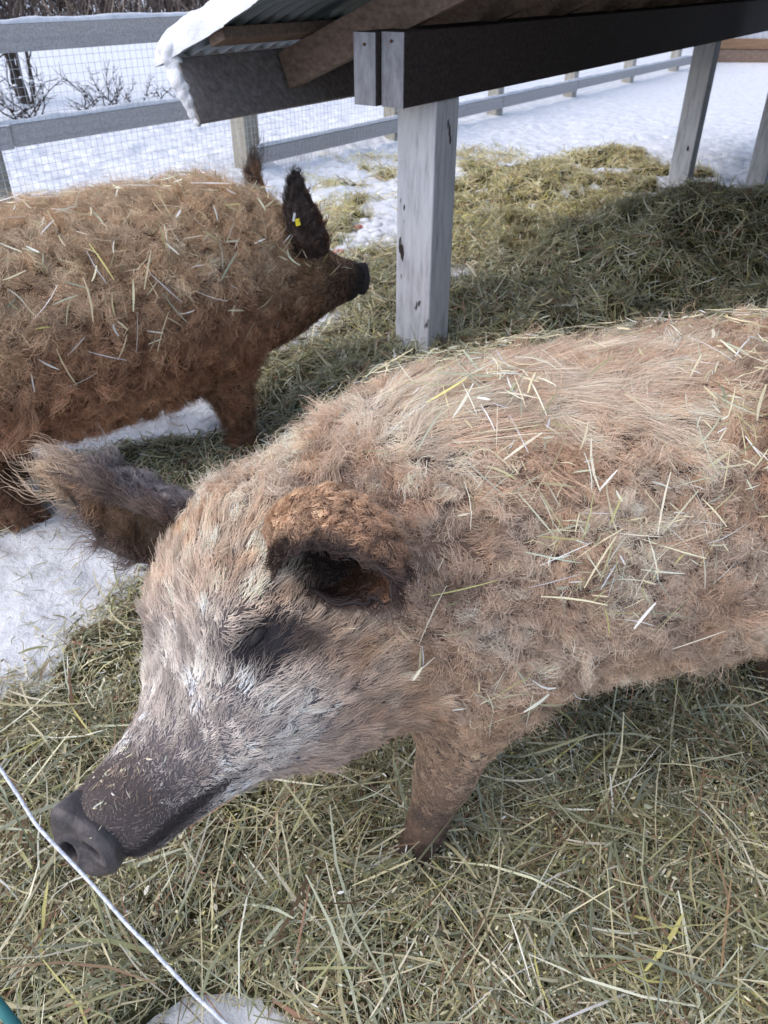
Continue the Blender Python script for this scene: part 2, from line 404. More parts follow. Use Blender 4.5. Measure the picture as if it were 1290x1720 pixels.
# corrugated sheet
nd, ns = 700, 12
ds = np.linspace(-.58, 6.35, nd); ns_ = np.linspace(.61, -3.05, ns)
A, B = np.meshgrid(ds, ns_)
wav = .172+.009*np.sin(A*2*math.pi/.076)
P = (SHO+DD*A[..., None]+NN*B[..., None]+ZZ*(1.26-SL*B)[..., None])+NRM*wav[..., None]
P = P.reshape(-1, 3); o = mesh_np('roof_sheet', P, grid_faces(ns, nd), M_METAL, sh, base)
s_ = o.modifiers.new('solid', 'SOLIDIFY'); s_.thickness = .0012
# snow lying on the roof
nd, ns = 420, 200
tu = np.linspace(0, 1, nd)**1.5; tv = np.linspace(0, 1, ns)**1.5
Uu, Vv = np.meshgrid(tu, tv)
B0 = .60-3.65*Vv; dmin = -.60-.05*(fbm(B0*5, B0*0, seed=5)-.3)-.025*(fbm(B0*22, B0*0, seed=15)-.5)
A = dmin+(6.35-dmin)*Uu
nmax = .63+.05*(fbm(A*4, A*0, seed=6)-.3)+.03*(fbm(A*21, A*0, seed=16)-.5)
B = nmax-(nmax+3.05)*Vv
ed = np.minimum.reduce([A-dmin, nmax-B, 6.35-A, B+3.05])
th = .095*np.sqrt(np.clip(ed/.09, 0, 1))*(.75+.5*fbm(A*2.5, B*2.5, seed=8)) + .035*(fbm(A*11, B*11, o=3, seed=18)-.5)*sst(0, .06, ed)
P = (SHO+DD*A[..., None]+NN*B[..., None]+ZZ*(1.26-SL*B)[..., None])+NRM*(.170+th-.02*sst(.02, 0, ed))[..., None]
top = P.reshape(-1, 3)
o = mesh_np('roof_snow', top, grid_faces(ns, nd), M_SNOW)
tag(o, 'thick snow layer lying on the corrugated shelter roof', 'snow')

# clump of snow clinging to the fascia end
def blob(name, pts, parent=None, m=M_SNOW, label=None, cat=None, sub=3, amp=.25, fr=30):
    import bmesh
    Vs, Fs = [], []; o_ = 0
    for c, r in pts:
        bm = bmesh.new(); bmesh.ops.create_icosphere(bm, subdivisions=sub, radius=1)
        v = np.array([q.co[:] for q in bm.verts]); f = np.array([[q.index for q in ff.verts] for ff in bm.faces]); bm.free()
        r = np.asarray(r, float)*np.ones(3)
        w_ = v*r+np.asarray(c); nz = fbm(w_[:, 0]*fr, w_[:, 1]*fr, w_[:, 2]*fr, o=3, seed=4)-.5
        w_ = w_+v*r.min()*(nz*2*amp)[:, None]
        Vs.append(w_); Fs.append(f+o_); o_ += len(v)
    return np.concatenate(Vs), np.concatenate(Fs)
# ------------------------------------------------------------------ fence behind
F0 = np.array([-1.17, 7.15, 0]); FD = np.array([1.265, 1.725, 0.]); FDn = FD/np.linalg.norm(FD); FN = np.array([-FDn[1], FDn[0], 0])
fo = F0
fe = empty('paddock_fence', tuple(fo), 'grey wooden rail fence with fine wire mesh running along the paddock', 'fence')
def fz(k):
    p = F0+FD*k; return float(ground_h(p[0], p[1]))
for k in range(-3, 10):
    p = F0+FD*(k if k >= 0 else k*1.07); hw = .075 if k != 0 else .085
    b = MB(); b.box(p+ZZ*.5, FDn*hw, FN*hw, ZZ*.72); b.build('post', M_FPOST, fe, fo, .015)
def rail(k0, k1, z, hh, name='rail'):
    b = MB(); a = F0+FD*k0; e = F0+FD*k1
    b.box((a+e)/2-FN*.095+ZZ*z, (e-a)/2, FN*.02, ZZ*hh); return b.build(name, M_RAIL, fe, fo, .004)
for k in range(-3, 9):
    rail(k+.004, k+.996, 1.09+random.uniform(-.01, .01), .075); rail(k+.004, k+.996, .57+random.uniform(-.01, .01), .065)
    if k >= 0: rail(k+.004, k+.996, .15+random.uniform(-.01, .01), .06, 'kick_board')
# snow on rails
for z, k0, k1 in ((1.168, -3, 9), (.638, -3, 9), (.212, 0, 9)):
    L = (k1-k0)*2.139; n = int(L/.03); s1 = np.linspace(0, L, n)
    T = np.linspace(-math.pi/2, math.pi/2, 7)
    hh = .012+.03*fbm(s1*5, s1*0+z, seed=12)
    ww = .022
    V = np.stack([(F0+FD*k0-FN*.095)+FDn*s+FN*(math.sin(t)*ww)+ZZ*(z-.003+math.cos(t)*h) for s, h in zip(s1, hh) for t in T])
    mesh_np('rail_snow', V, grid_faces(n, 7), M_SNOW, fe, fo)
for k in range(-3, 9):
    b = MB(); a = F0+FD*k-FN*.118; L = 2.139
    for q in np.arange(0, L, .05):
        p = a+FDn*q; b.tube([p+ZZ*-.05, p+ZZ*1.12], .0017, 3, False)
    for z in np.arange(.03, 1.13, .05):
        b.tube([a+ZZ*z, a+FDn*L+ZZ*z], .0015, 3, False)
    b.build('wire_mesh', M_WIRE, fe, fo)

# ------------------------------------------------------------------ beyond the fence
def ribbons_tubes(paths, r0, r1, mb, sides=3):
    for p in paths:
        n = len(p); mb.tube(p, [r0+(r1-r0)*i/(n-1) for i in range(n)], sides, False)
def shrub(x, y, h, n, r, label, spread=.5, m=M_TWIG, kind='bare_shrub', r0=.012):
    z = float(ground_h(x, y)); rt = empty(kind, (x, y, z), label, 'shrub')
    mb = MB(); snow = []
    for i in range(n):
        a = random.uniform(0, 6.28); q = np.array([x+random.gauss(0, r*.25), y+random.gauss(0, r*.25), z-.05])
        dr = nrm([math.cos(a)*spread, math.sin(a)*spread, 1]); path = [q.copy()]; hh = h*random.uniform(.5, 1)
        for s in range(6):
            dr = nrm(dr+np.array([random.gauss(0, .2), random.gauss(0, .2), random.gauss(-.02, .12)])); q = q+dr*hh/6; path.append(q.copy())
            for _ in range(2):
                if s > 0:
                    d2 = nrm(dr+np.random.default_rng(i*13+s*3+_).normal(size=3)*.6); e = q+d2*hh*.16; e2 = e+nrm(d2+np.array([0, 0, .3]))*hh*.12
                    mb.tube([q, e, e2], [r0*.45, r0*.3, r0*.15], 3, False)
                    if random.random() < .35: snow.append((e+ZZ*.012, (.03*random.uniform(.6, 1.5), .03, .014)))
        mb.tube(path, [r0*(1-.12*k) for k in range(7)], 4, False)
    mb.build('branches', m, rt, (x, y, z))
    if snow:
        V, F = blob('s', snow, sub=1); tag(mesh_np('snow_load', V, F, M_SNOW, rt, (x, y, z)), kind='stuff')
    return rt
for i, (x, y, h, n, r, sp_, lab) in enumerate([
    (-4.3, 10.3, .75, 16, .7, .9, 'low snow covered shrub behind the fence at the far left'),
    (-3.6, 11.4, .6, 14, .7, 1.0, 'snowy twiggy shrub left of the reddish one'),
    (-2.7, 11.9, .7, 18, .6, .8, 'reddish brown bare shrub in snow near the shelter eave'),
    (-3.3, 10.4, .45, 12, .8, 1.6, 'low sprawling twigs poking out of the snow bank')]):
    shrub(x, y, h, n, r, lab, sp_)
shrub(-5.3, 11.2, 2.8, 10, .35, 'dark upright stems of a tall shrub at the upper left', .10, kind='upright_shrub', r0=.035)
shrub(-4.75, 11.5, 2.6, 7, .3, 'slimmer dark stems right beside the tall upright shrub', .10, kind='upright_shrub', r0=.03)
# brown hedge far off
hx0, hy0, hx1, hy1 = -22, 23, 6, 36
n = 15000; t = RNG.random(n); dep = RNG.normal(size=n)*.5
Px = hx0+(hx1-hx0)*t+dep*.4; Py = hy0+(hy1-hy0)*t+dep; hgt = 1.6+.7*fbm(t*40, t*0, seed=3)
P = np.stack([Px, Py, ground_h(Px, Py)+hgt*RNG.random(n)*.8], 1)
N = RNG.normal(size=(n, 3)); N[:, 2] *= .1; N /= np.linalg.norm(N, axis=1, keepdims=True)
v, f, c = blades(P, N, RNG.uniform(.3, 1.1, n), RNG.uniform(.02, .05, n), .2, RNG, align=np.array([0, 0, 2.2]))
c = np.repeat(np.array([(.16, .12, .10), (.22, .17, .14), (.10, .08, .07), (.28, .23, .20)])[RNG.integers(0, 4, n)], 8, axis=0)
o = mesh_np('brushwood_hedge', v, f, M_HEDGE, col=c, smooth=False)
tag(o, 'long brown leafless hedge along the far side of the lane', 'hedge')
# barn corner upper right
bo = np.array([7.0, 17.2, 0]); bdir = nrm([1, -.18, 0]); bn = np.array([-bdir[1], bdir[0], 0])
bt = empty('outbuilding', tuple(bo), 'pale clad outbuilding with an orange brown base board beyond the paddock', 'building')
b = MB(); b.box(bo+bdir*3.2+bn*1.5+ZZ*1.5, bdir*3.8, bn*1.5, ZZ*1.25)
for q in np.arange(-.55, 6.9, .14):
    b.box(bo+bdir*q-bn*.012+ZZ*1.5, bdir*.022, bn*.012, ZZ*1.24)
b.build('wall', M_SIDING, bt, bo)
b = MB(); b.box(bo+bdir*3.2-bn*.03+ZZ*.34, bdir*3.85, bn*.05, ZZ*.085); b.build('base_board', M_BASE, bt, bo, .01)
b = MB(); b.box(bo+bdir*3.2-bn*.02+ZZ*.10, bdir*3.83, bn*.035, ZZ*.152); b.build('plinth', M_RAFT, bt, bo, .01)
b = MB(); b.box(bo+bdir*3.2+bn*1.5+ZZ*2.85, bdir*4.1, bn*1.8, ZZ*.09); b.build('roof', M_METAL, bt, bo, .01)

# ------------------------------------------------------------------ implicit pigs
def box_smooth(y, k):
    ker = np.hanning(k+2)[1:-1]; ker /= ker.sum()
    return np.convolve(np.pad(y, k//2, mode='edge'), ker, mode='valid')[:len(y)]
class Loft:
    """tube along axis A with rows: a, top(u), bottom(u), half width(l)"""
    def __init__(s, O, A, L, U, rows, p=2.2, sm=.10):
        s.O, s.A, s.L, s.U, s.p = [np.asarray(q, float) for q in (O, A, L, U)]+[p]
        r = np.array(rows, float); s.a0, s.a1 = r[0, 0], r[-1, 0]
        s.t = np.linspace(s.a0, s.a1, 201); k = int(200*sm)|1
        s.c = [box_smooth(np.interp(s.t, r[:, 0], r[:, j]), k) for j in (1, 2, 3)]
    def __call__(s, Q):
        d = Q-s.O.astype(np.float32); a = d@s.A.astype(np.float32); l = d@s.L.astype(np.float32); u = d@s.U.astype(np.float32)
        to, bo_, wd = [np.interp(a, s.t, c).astype(np.float32) for c in s.c]
        cu = (to+bo_)/2; hu = (to-bo_)/2
        f = (np.abs(l/wd)**s.p+np.abs((u-cu)/hu)**s.p)**(1/s.p)
        f = (f-1)*np.minimum(wd, hu)
        return smax(f, np.maximum(a-s.a1, s.a0-a), .05)
def smin(a, b, k):
    h = np.clip(.5+.5*(b-a)/k, 0, 1); return b*(1-h)+a*h-k*h*(1-h)
def smax(a, b, k): return -smin(-a, -b, k)
def cone(Q, a, b, ra, rb, sq=None, sf=1):
    a = np.asarray(a, np.float32); b = np.asarray(b, np.float32)
    d = Q-a; ab = b-a; t = np.clip(d@ab/(ab@ab), 0, 1)
    r = d-t[:, None]*ab
    if sq is not None:
        q = r@np.asarray(sq, np.float32); r = r+np.outer(q*(sf-1), sq).astype(np.float32)
    return np.sqrt((r*r).sum(1))-(ra+(rb-ra)*t)
def ell(Q, c, M, rad):
    q = ((Q-np.asarray(c, np.float32))@np.asarray(M, np.float32).T)/np.asarray(rad, np.float32)
    k0 = np.sqrt((q*q).sum(1)); return (k0-1)*min(rad)

def surface_nets(f, lo, st):
    nx, ny, nz = f.shape; s = f < 0
    cnt = np.zeros((nx-1, ny-1, nz-1), np.float32); acc = np.zeros((3, nx-1, ny-1, nz-1), np.float32)
    for ax in range(3):
        sl0 = [slice(None)]*3; sl1 = [slice(None)]*3; sl0[ax] = slice(0, -1); sl1[ax] = slice(1, None)
        f0, f1 = f[tuple(sl0)], f[tuple(sl1)]; cr = (f0 < 0) != (f1 < 0)
        t = np.where(cr, f0/(f0-f1+1e-12), 0).astype(np.float32)
        oth = [i for i in range(3) if i != ax]
        for i in (0, 1):
            for j in (0, 1):
                q = [slice(None)]*3
                q[oth[0]] = slice(i, (f.shape[oth[0]]-1+i)); q[oth[1]] = slice(j, (f.shape[oth[1]]-1+j))
                c = cr[tuple(q)]; cnt += c
                acc[ax] += np.where(c, t[tuple(q)], 0); acc[oth[0]] += c*i; acc[oth[1]] += c*j
    m = cnt > 0; idx = -np.ones(m.shape, np.int64); idx[m] = np.arange(m.sum())
    g = np.stack(np.nonzero(m), 1).astype(np.float32)
    V = (g+np.stack([acc[k][m]/cnt[m] for k in range(3)], 1))*st+lo
    quads = []
    for ax in range(3):
        o1, o2 = [(1, 2), (2, 0), (0, 1)][ax]
        sl0 = [slice(1, -1)]*3; sl1 = [slice(1, -1)]*3; sl0[ax] = slice(0, -1); sl1[ax] = slice(1, None)
        a, b = s[tuple(sl0)], s[tuple(sl1)]
        for cond, flip in ((a & ~b, False), (~a & b, True)):
            p = np.stack(np.nonzero(cond), 1)
            off = np.ones(3, int); off[ax] = 0; p = p+off
            e1 = np.zeros(3, int); e1[o1] = 1; e2 = np.zeros(3, int); e2[o2] = 1
            q = [idx[tuple((p-e1-e2).T)], idx[tuple((p-e2).T)], idx[tuple(p.T)], idx[tuple((p-e1).T)]]
            if flip: q = q[::-1]
            quads.append(np.stack(q, 1))
    return V, np.concatenate(quads)
def vert_normals(V, F):
    n = np.cross(V[F[:, 2]]-V[F[:, 0]], V[F[:, 3]]-V[F[:, 1]] if F.shape[1] == 4 else V[F[:, 1]]-V[F[:, 0]])
    N = np.zeros_like(V)
    for k in range(F.shape[1]): np.add.at(N, F[:, k], n)
    return N/(np.linalg.norm(N, axis=1, keepdims=True)+1e-12)


# snow clinging to the fascia end, one fused lump
def fused(name, pts, cell, k, m, off, amp=.004, fr=60):
    cs = np.array([p[0] for p in pts]); rs = np.array([np.mean(p[1]) for p in pts])
    lo = cs.min(0)-rs.max()-.02; hi = cs.max(0)+rs.max()+.02; n = np.ceil((hi-lo)/cell).astype(int)+1
    G = np.stack(np.meshgrid(*[lo[i]+np.arange(n[i])*cell for i in range(3)], indexing='ij'), -1).reshape(-1, 3).astype(np.float32)
    d = None
    for c, r_ in zip(cs, rs):
        e = np.sqrt(((G-c.astype(np.float32))**2).sum(1))-r_; d = e if d is None else smin(d, e, k)
    d = d+(fbm(G[:, 0]*fr, G[:, 1]*fr, G[:, 2]*fr, o=3, seed=4)-.5)*amp*2
    V, F = surface_nets(d.reshape(n).astype(np.float32), lo.astype(np.float32), cell)
    return mesh_np(name, V, F[:, ::-1], m, off=off)
pts = []
for k in range(46):
    q = k/45
    pts.append((slope_pt(-.600+.01*math.sin(q*9), .578-.012*q, .19-.24*q)+RNG.normal(size=3)*(.010-.006*q), (.018*(1-.5*q)+RNG.random()*.006)*(1 if k < 42 else .7)))
o = fused('clinging_snow', pts, .005, .012, M_SNOW, base); o.location = base
tag(o, 'streak of snow stuck to the end of the fascia board', 'snow')

def sample(V, F, N, n, wfn, rng):
    """random points on quads, weighted"""
    cen = V[F].mean(1); ar = np.linalg.norm(np.cross(V[F[:, 2]]-V[F[:, 0]], V[F[:, 3]]-V[F[:, 1]]), axis=1)/2
    p = ar*wfn(cen, N[F].mean(1)); p = p/p.sum()
    fi = rng.choice(len(F), n, p=p); a = rng.random((n, 1)); b = rng.random((n, 1))
    q = F[fi]
    def lerp(W): return (W[q[:, 0]]*(1-a)+W[q[:, 1]]*a)*(1-b)+(W[q[:, 3]]*(1-a)+W[q[:, 2]]*a)*b
    M_ = lerp(N); M_ /= np.linalg.norm(M_, axis=1, keepdims=True)
    return lerp(V), M_

def strands(name, parent, off, P, N, D, Ln, curl, turns, lift, cl, col, r, rng, npts=7, clump_n=4000, clumpy=.6, droop=.0, m=M_FUR):
    """fur as hair curves. P roots, N normals, D comb direction (tangent), Ln length, curl radius, turns"""
    n = len(P)
    cid = rng.choice(n, min(clump_n, n), replace=False); kd = kdtree.KDTree(len(cid))
    for i, k in enumerate(cid): kd.insert(P[k], i)
    kd.balance()
    near = np.array([kd.find(p)[1] for p in P])
    cr = rng.normal(size=(len(cid), 3)); cph = rng.random(len(cid))*6.28; clen = np.exp(rng.normal(size=len(cid))*.32); ccol = np.exp(rng.normal(size=(len(cid), 1))*.20)
    chand = np.where(rng.random(len(cid)) < .5, -1, 1)
    D = D+cr[near]*cl[:, None]+rng.normal(size=(n, 3))*.18
    D = D-(D*N).sum(1, keepdims=True)*N; D /= np.linalg.norm(D, axis=1, keepdims=True)+1e-9
    lf = lift[:, None]; T = D*(1-lf)+N*lf; T /= np.linalg.norm(T, axis=1, keepdims=True)
    E1 = np.cross(T, N); E1 /= np.linalg.norm(E1, axis=1, keepdims=True)+1e-9; E2 = np.cross(T, E1)
    L = (Ln*clen[near]*rng.uniform(.7, 1.15, n))[:, None]
    pull = (P[cid][near]-P)*np.reshape(clumpy, (-1, 1))
    ph = (cph[near]+rng.normal(size=n)*.5)[:, None]; tn = (turns*chand[near]*rng.uniform(.75, 1.25, n))[:, None]; cu = curl[:, None]
    pts = np.empty((n, npts, 3), np.float32)
    c0 = np.concatenate([np.cos(ph), np.sin(ph)], 1)
    for k in range(npts):
        t = k/(npts-1); an = ph+2*math.pi*tn*t; g_ = min(1, t*1.6)
        q = P+T*L*t+pull*t**1.2+(E1*(np.cos(an)-c0[:, :1])+E2*(np.sin(an)-c0[:, 1:]))*cu*g_
        q = q-ZZ*(droop*L*t*t)
        # stay outside the body plane
        h = ((q-P)*N).sum(1, keepdims=True); q = q+N*np.maximum(0, .0015-h)
        pts[:, k] = q
    hc = bpy.data.hair_curves.new(name); hc.add_curves([npts]*n)
    hc.points.foreach_set('position', (pts-np.asarray(off, np.float32)).ravel().astype(np.float32))
    rr = r*np.exp(rng.normal(size=(n, 1))*.2)*np.linspace(1, .35, npts)[None, :]
    hc.points.foreach_set('radius', rr.ravel().astype(np.float32))
    a = hc.attributes.new('Col', 'FLOAT_COLOR', 'CURVE')
    cc = np.ones((n, 4), np.float32); cc[:, :3] = np.clip(col*ccol[near]*np.exp(rng.normal(size=(n, 1))*.14), 0, .9)
    a.data.foreach_set('color', cc.ravel())
    hc.materials.append(m)
    return link(bpy.data.objects.new(name, hc), parent)

def mixc(a, b, t):
    t = np.asarray(t)[:, None]; return np.asarray(a)*(1-t)+np.asarray(b)*t

def make_ear(nm, root, off, spine, rad, ang, Nop, colfn, furfn, seed, lens, curlr, n=9000, nt_=26, na=22, side_fur=None):
    """cupped ear: spine points, radius and opening half-angle per row, Nop = direction the cup opens to"""
    rng = np.random.default_rng(seed)
    S = np.array(spine, float); ts = np.linspace(0, 1, nt_); tk = np.linspace(0, 1, len(S))
    cs = np.stack([box_smooth(np.interp(np.linspace(0, 1, 101), tk, S[:, j]), 25) for j in range(3)], 1)
    cs = np.stack([np.interp(ts, np.linspace(0, 1, 101), cs[:, j]) for j in range(3)], 1)
    rr = np.interp(ts, np.linspace(0, 1, len(rad)), rad); aa = np.interp(ts, np.linspace(0, 1, len(ang)), ang)
    V = np.empty((nt_, na, 3)); th = np.linspace(-1, 1, na)
    for i in range(nt_):
        T = nrm(cs[min(i+1, nt_-1)]-cs[max(i-1, 0)]); B = -np.asarray(Nop, float); B = nrm(B-T*(B@T)); Sd = np.cross(T, B)
        for j in range(na):
            w_ = 1+.05*math.sin(i*.9+j*.7+seed)
            q = th[j]*aa[i]; V[i, j] = cs[i]+rr[i]*w_*(math.cos(q)*B+math.sin(q)*Sd)
    V = V.reshape(-1, 3); F = grid_faces(nt_, na); N = vert_normals(V, F)
    # orient normals away from spine
    cc = np.repeat(cs, na, axis=0)
    if ((V-cc)*N).sum() < 0: F = F[:, ::-1]; N = -N
    thick = .004
    Vo = V+N*thick/2; Vi = V-N*thick/2
    n0 = len(V); Fi = F[:, ::-1]+n0
    idx = np.arange(n0).reshape(nt_, na)
    bl = np.concatenate([idx[0, :], idx[1:, -1], idx[-1, ::-1][1:], idx[::-1, 0][1:-1]])
    b2 = np.roll(bl, -1); Fr = np.stack([b2, bl, bl+n0, b2+n0], 1)
    VV = np.concatenate([Vo, Vi]); FF = np.concatenate([F, Fi, Fr])
    t_all = np.repeat(ts, na); edge = np.abs(np.tile(th, nt_))
    co = colfn(t_all, edge, False); ci = colfn(t_all, edge, True)
    e = mesh_np('ear', VV, FF, M_EARSKIN, root, off, col=np.concatenate([co, ci]))
    # fur outside and inside
    for inner in (False, True):
        Vs, Ns = (Vi, -N) if inner else (Vo, N)
        nn2 = int(n*(.35 if inner else 1))
        P_, Nn = sample(Vs, F, Ns, nn2, lambda c, n_: np.ones(len(c)), rng)
        kd = kdtree.KDTree(len(V))
        for q in range(len(V)): kd.insert(V[q], q)
        kd.balance(); ix = np.array([kd.find(p)[1] for p in P_]); tt = t_all[ix]; ed = edge[ix]
        T = np.repeat(np.gradient(cs, axis=0), na, axis=0)[ix]; T /= np.linalg.norm(T, axis=1, keepdims=True)
        cl = furfn(tt, ed, inner, P_)
        ln = np.interp(tt, [0, .3, .7, 1], lens)*(.5 if inner else 1)*(1+1.3*sst(.8, 1, ed)*(0 if inner else 1))
        strands('ear_fur', e, (0, 0, 0) if False else off, P_, Nn, T*1.0, ln, np.interp(tt, [0, .5, 1], curlr), np.full(nn2, .9), np.full(nn2, .35 if not inner else .2), np.full(nn2, .35), cl, .00042, rng, clump_n=nn2//30, clumpy=.6)
    return e

def make_pig(name, label, org, hd, body_rows, legs, hO, hA, hL, hs, cell, furn, skin_fn, fur_fn, neckr, seed, head_rows, nose_tilt, nose_side=0, neckz=.64, blur=False, scale_r=1.0):
    rng = np.random.default_rng(seed)
    org = np.asarray(org, float); h = nrm([*hd, 0]); lat = np.array([-h[1], h[0], 0.])   # lat = pig's left
    A = nrm(hA); L = nrm(np.asarray(hL)-A*(np.asarray(hL)@A)); U = np.cross(L, A)
    if U[2] < 0: U = -U
    hO = np.asarray(hO, float)
    body = Loft(org, -h, lat, ZZ, body_rows, 2.25, .16)
    hr = [[v*hs for v in r] for r in head_rows]
    head = Loft(hO, A, L, U, hr, 2.3, .09)
    q = lambda a, l, u: hO+hs*(A*a+L*l+U*u)
    p0 = org+h*.05+ZZ*neckz; p1 = q(.02, 0, -.175)
    lo = np.array([1e9]*3); hi = -lo
    ends = [org+h*.35, org-h*1.2, q(.5, 0, -.1)]+[l_[0] for l_ in legs]
    for e in ends: lo = np.minimum(lo, e); hi = np.maximum(hi, e)
    lo = lo-np.array([.32, .32, .0]); hi = hi+np.array([.32, .32, 0]); lo[2] = -.06; hi[2] = org[2]+1.02
    n = np.ceil((hi-lo)/cell).astype(int)+1
    ax = [lo[k]+np.arange(n[k])*cell for k in range(3)]
    f = np.empty(n, np.float32)
    G = np.stack(np.meshgrid(ax[1], ax[2], indexing='ij'), -1).reshape(-1, 2).astype(np.float32)
    step = 12
    for i0 in range(0, n[0], step):
        xs = ax[0][i0:i0+step]
        Q = np.empty((len(xs)*len(G), 3), np.float32); Q[:, 0] = np.repeat(xs, len(G)); Q[:, 1:] = np.tile(G, (len(xs), 1))
        d = body(Q)
        d = smin(d, cone(Q, p0, p1, neckr[0], neckr[1]), .10)
        d = smin(d, cone(Q, org+h*.04+ZZ*.50, q(.10, 0, -.27), .18, .12), .08)
        for foot, knee, hip, r0, r1, r2 in legs:
            kn, hp = np.asarray(knee, float), np.asarray(hip, float); ft = np.asarray(foot, float)
            g_ = smin(cone(Q, hp, kn, r0, r1, lat, 1.15), cone(Q, kn, ft+ZZ*.07, r1, r2), .05)
            g_ = smin(g_, cone(Q, ft+ZZ*.06, ft+h*.03+ZZ*.01, r2*.95, r2*1.05), .03)
            d = smin(d, g_, .07)
        hd_ = head(Q)
        for s in (-1, 1):   # brow, cheek, jowl
            hd_ = smin(hd_, ell(Q, q(.10, s*.09, -.055), np.stack([A, L, U]), (.06*hs, .05*hs, .03*hs)), .03)
            hd_ = smin(hd_, ell(Q, q(.15, s*.09, -.17), np.stack([A, L, U]), (.12*hs, .065*hs, .09*hs)), .05)
            hd_ = smax(hd_, -ell(Q, q(.145, s*.150, -.095), np.stack([A, L, U]), (.040*hs, .022*hs, .022*hs)), .02)
            hd_ = smax(hd_, -cone(Q, q(.44, s*.068, -.180), q(.27, s*.098, -.215), .004*hs, .007*hs), .012)
            # soft wrinkles across the muzzle
        hd_ = smax(hd_, -cone(Q, q(.405, -.05, -.065), q(.405, .05, -.065), .006*hs, .006*hs), .012)
        hd_ = smin(hd_, cone(Q, q(.40, 0, -.185), q(.27, 0, -.22), .034*hs, .05*hs, L, .8), .03)
        d = smin(d, hd_, .05)
        f[i0:i0+step] = d.reshape(len(xs), n[1], n[2])
    # broad lumps of hide
    V, F = surface_nets(f, lo.astype(np.float32), cell)
    V = V.astype(float); N = vert_normals(V, F)
    for _ in range(2):   # light smoothing
        acc = np.zeros_like(V); cnt = np.zeros(len(V))
        for k in range(4):
            np.add.at(acc, F[:, k], V[F[:, (k+1) % 4]]); np.add.at(cnt, F[:, k], 1)
            np.add.at(acc, F[:, k], V[F[:, (k-1) % 4]]); np.add.at(cnt, F[:, k], 1)
        V = V*.5+acc/cnt[:, None]*.5
    N = vert_normals(V, F)
    if ((V-V.mean(0))*N).sum() < 0: F = F[:, ::-1]; N = -N
    def co(P):
        d = P-hO; b = P-org
        aa, ll, uu = d@A/hs, d@L/hs, d@U/hs
        o_ = 1-sst(-.52, -.43, uu)*sst(.27, .2, np.abs(ll)); aa = aa*(1-o_)-.3*o_
        return dict(a=aa, l=ll, u=uu, s=-(b@h), t=b@lat, z=P[:, 2])
    root = empty(name, tuple(org), label, 'pig')
    bd = mesh_np('body', V, F, M_SKIN, root, org, col=skin_fn(V, N, co(V)))
    print(name, 'body verts', len(V))
    # fur
    P_, Nn = sample(V, F, N, furn, lambda c, n_: fur_fn['dens'](c, n_, co(c)), rng)
    k = co(P_); sp_ = fur_fn['spec'](P_, Nn, k, h, lat, A, L, U, rng)
    strands('fur', bd, org, P_, Nn, sp_['D'], sp_['len'], sp_['curl'], sp_['turns'], sp_['lift'], sp_['mess'], sp_['col'], sp_.get('r', .00045)*scale_r, rng, npts=8, clump_n=int(furn/26), clumpy=sp_['cly'])
    # snout disc
    nd_ = nrm(A+U*nose_tilt+L*nose_side); c = q(.452, .004 if nose_side else 0, -.134); s1 = nrm(L-nd_*(L@nd_)); s2 = np.cross(nd_, s1); s2 = s2 if s2@U > 0 else -s2
    nr, na = 70, 128; R1, R2 = .045*hs, .050*hs
    tt_, th = np.meshgrid(np.linspace(0, 1, nr), np.arange(na)*2*math.pi/na, indexing='ij')
    r_ = np.where(tt_ < .4, .74+.30*np.sin(np.clip(tt_/.4, 0, 1)*math.pi/2), 1.04*(1-(tt_-.4)/.6))
    z_ = np.where(tt_ < .4, -.045+.047*(tt_/.4)**1.6, .002+.008*np.sin(np.clip((tt_-.4)/.12, 0, 1)*math.pi/2)-.006*sst(.55, .9, tt_))
    z_ = z_-.004*np.exp(-((tt_-.22)/.04)**2)                        # crease behind the rim
    wob = 1+.05*np.cos(3*th+.6)+.03*np.sin(5*th)
    x_ = np.cos(th)*r_*R1*wob; y_ = np.sin(th)*r_*R2*wob*np.where(np.sin(th) > 0, 1-.10*np.cos(2*th), 1.08)
    pit = 0
    for s in (-1, 1):
        dx = (x_-s*(.0245+.15*y_*0)*hs); dy = y_+.006*hs; dxr = dx*.92+s*dy*.39; dyr = dy*.92-s*dx*.39
        dd = np.hypot(dxr/.0085/hs, dyr/.0135/hs)
        front = sst(.42, .5, tt_)
        z_ = z_-front*(.024*np.exp(-(dd/1.0)**4)-.0035*np.exp(-(dd-1.55)**2*4)); pit = np.maximum(pit, front*np.exp(-(dd/1.02)**6))
    z_ = z_+(fbm(x_*90/hs, y_*90/hs, seed=33)-.5)*.004
    Vn = (c+s1*x_[..., None]+s2*y_[..., None]+nd_*(z_*hs)[..., None]).reshape(-1, 3)
    ii = np.arange(nr*na).reshape(nr, na); i2 = np.roll(ii, -1, 1)
    Fn = np.stack([ii[:-1], i2[:-1], i2[1:], ii[1:]], -1).reshape(-1, 4)
    colr = mixc(fur_fn['nose'](Vn), (.006, .005, .006), np.clip(pit, 0, 1).ravel())  # nostril pits blackened in the colour, standing for the cavity's shade
    sn = mesh_np('snout', Vn, Fn, M_NOSE, root, org, col=colr)
    # eyes
    import bmesh
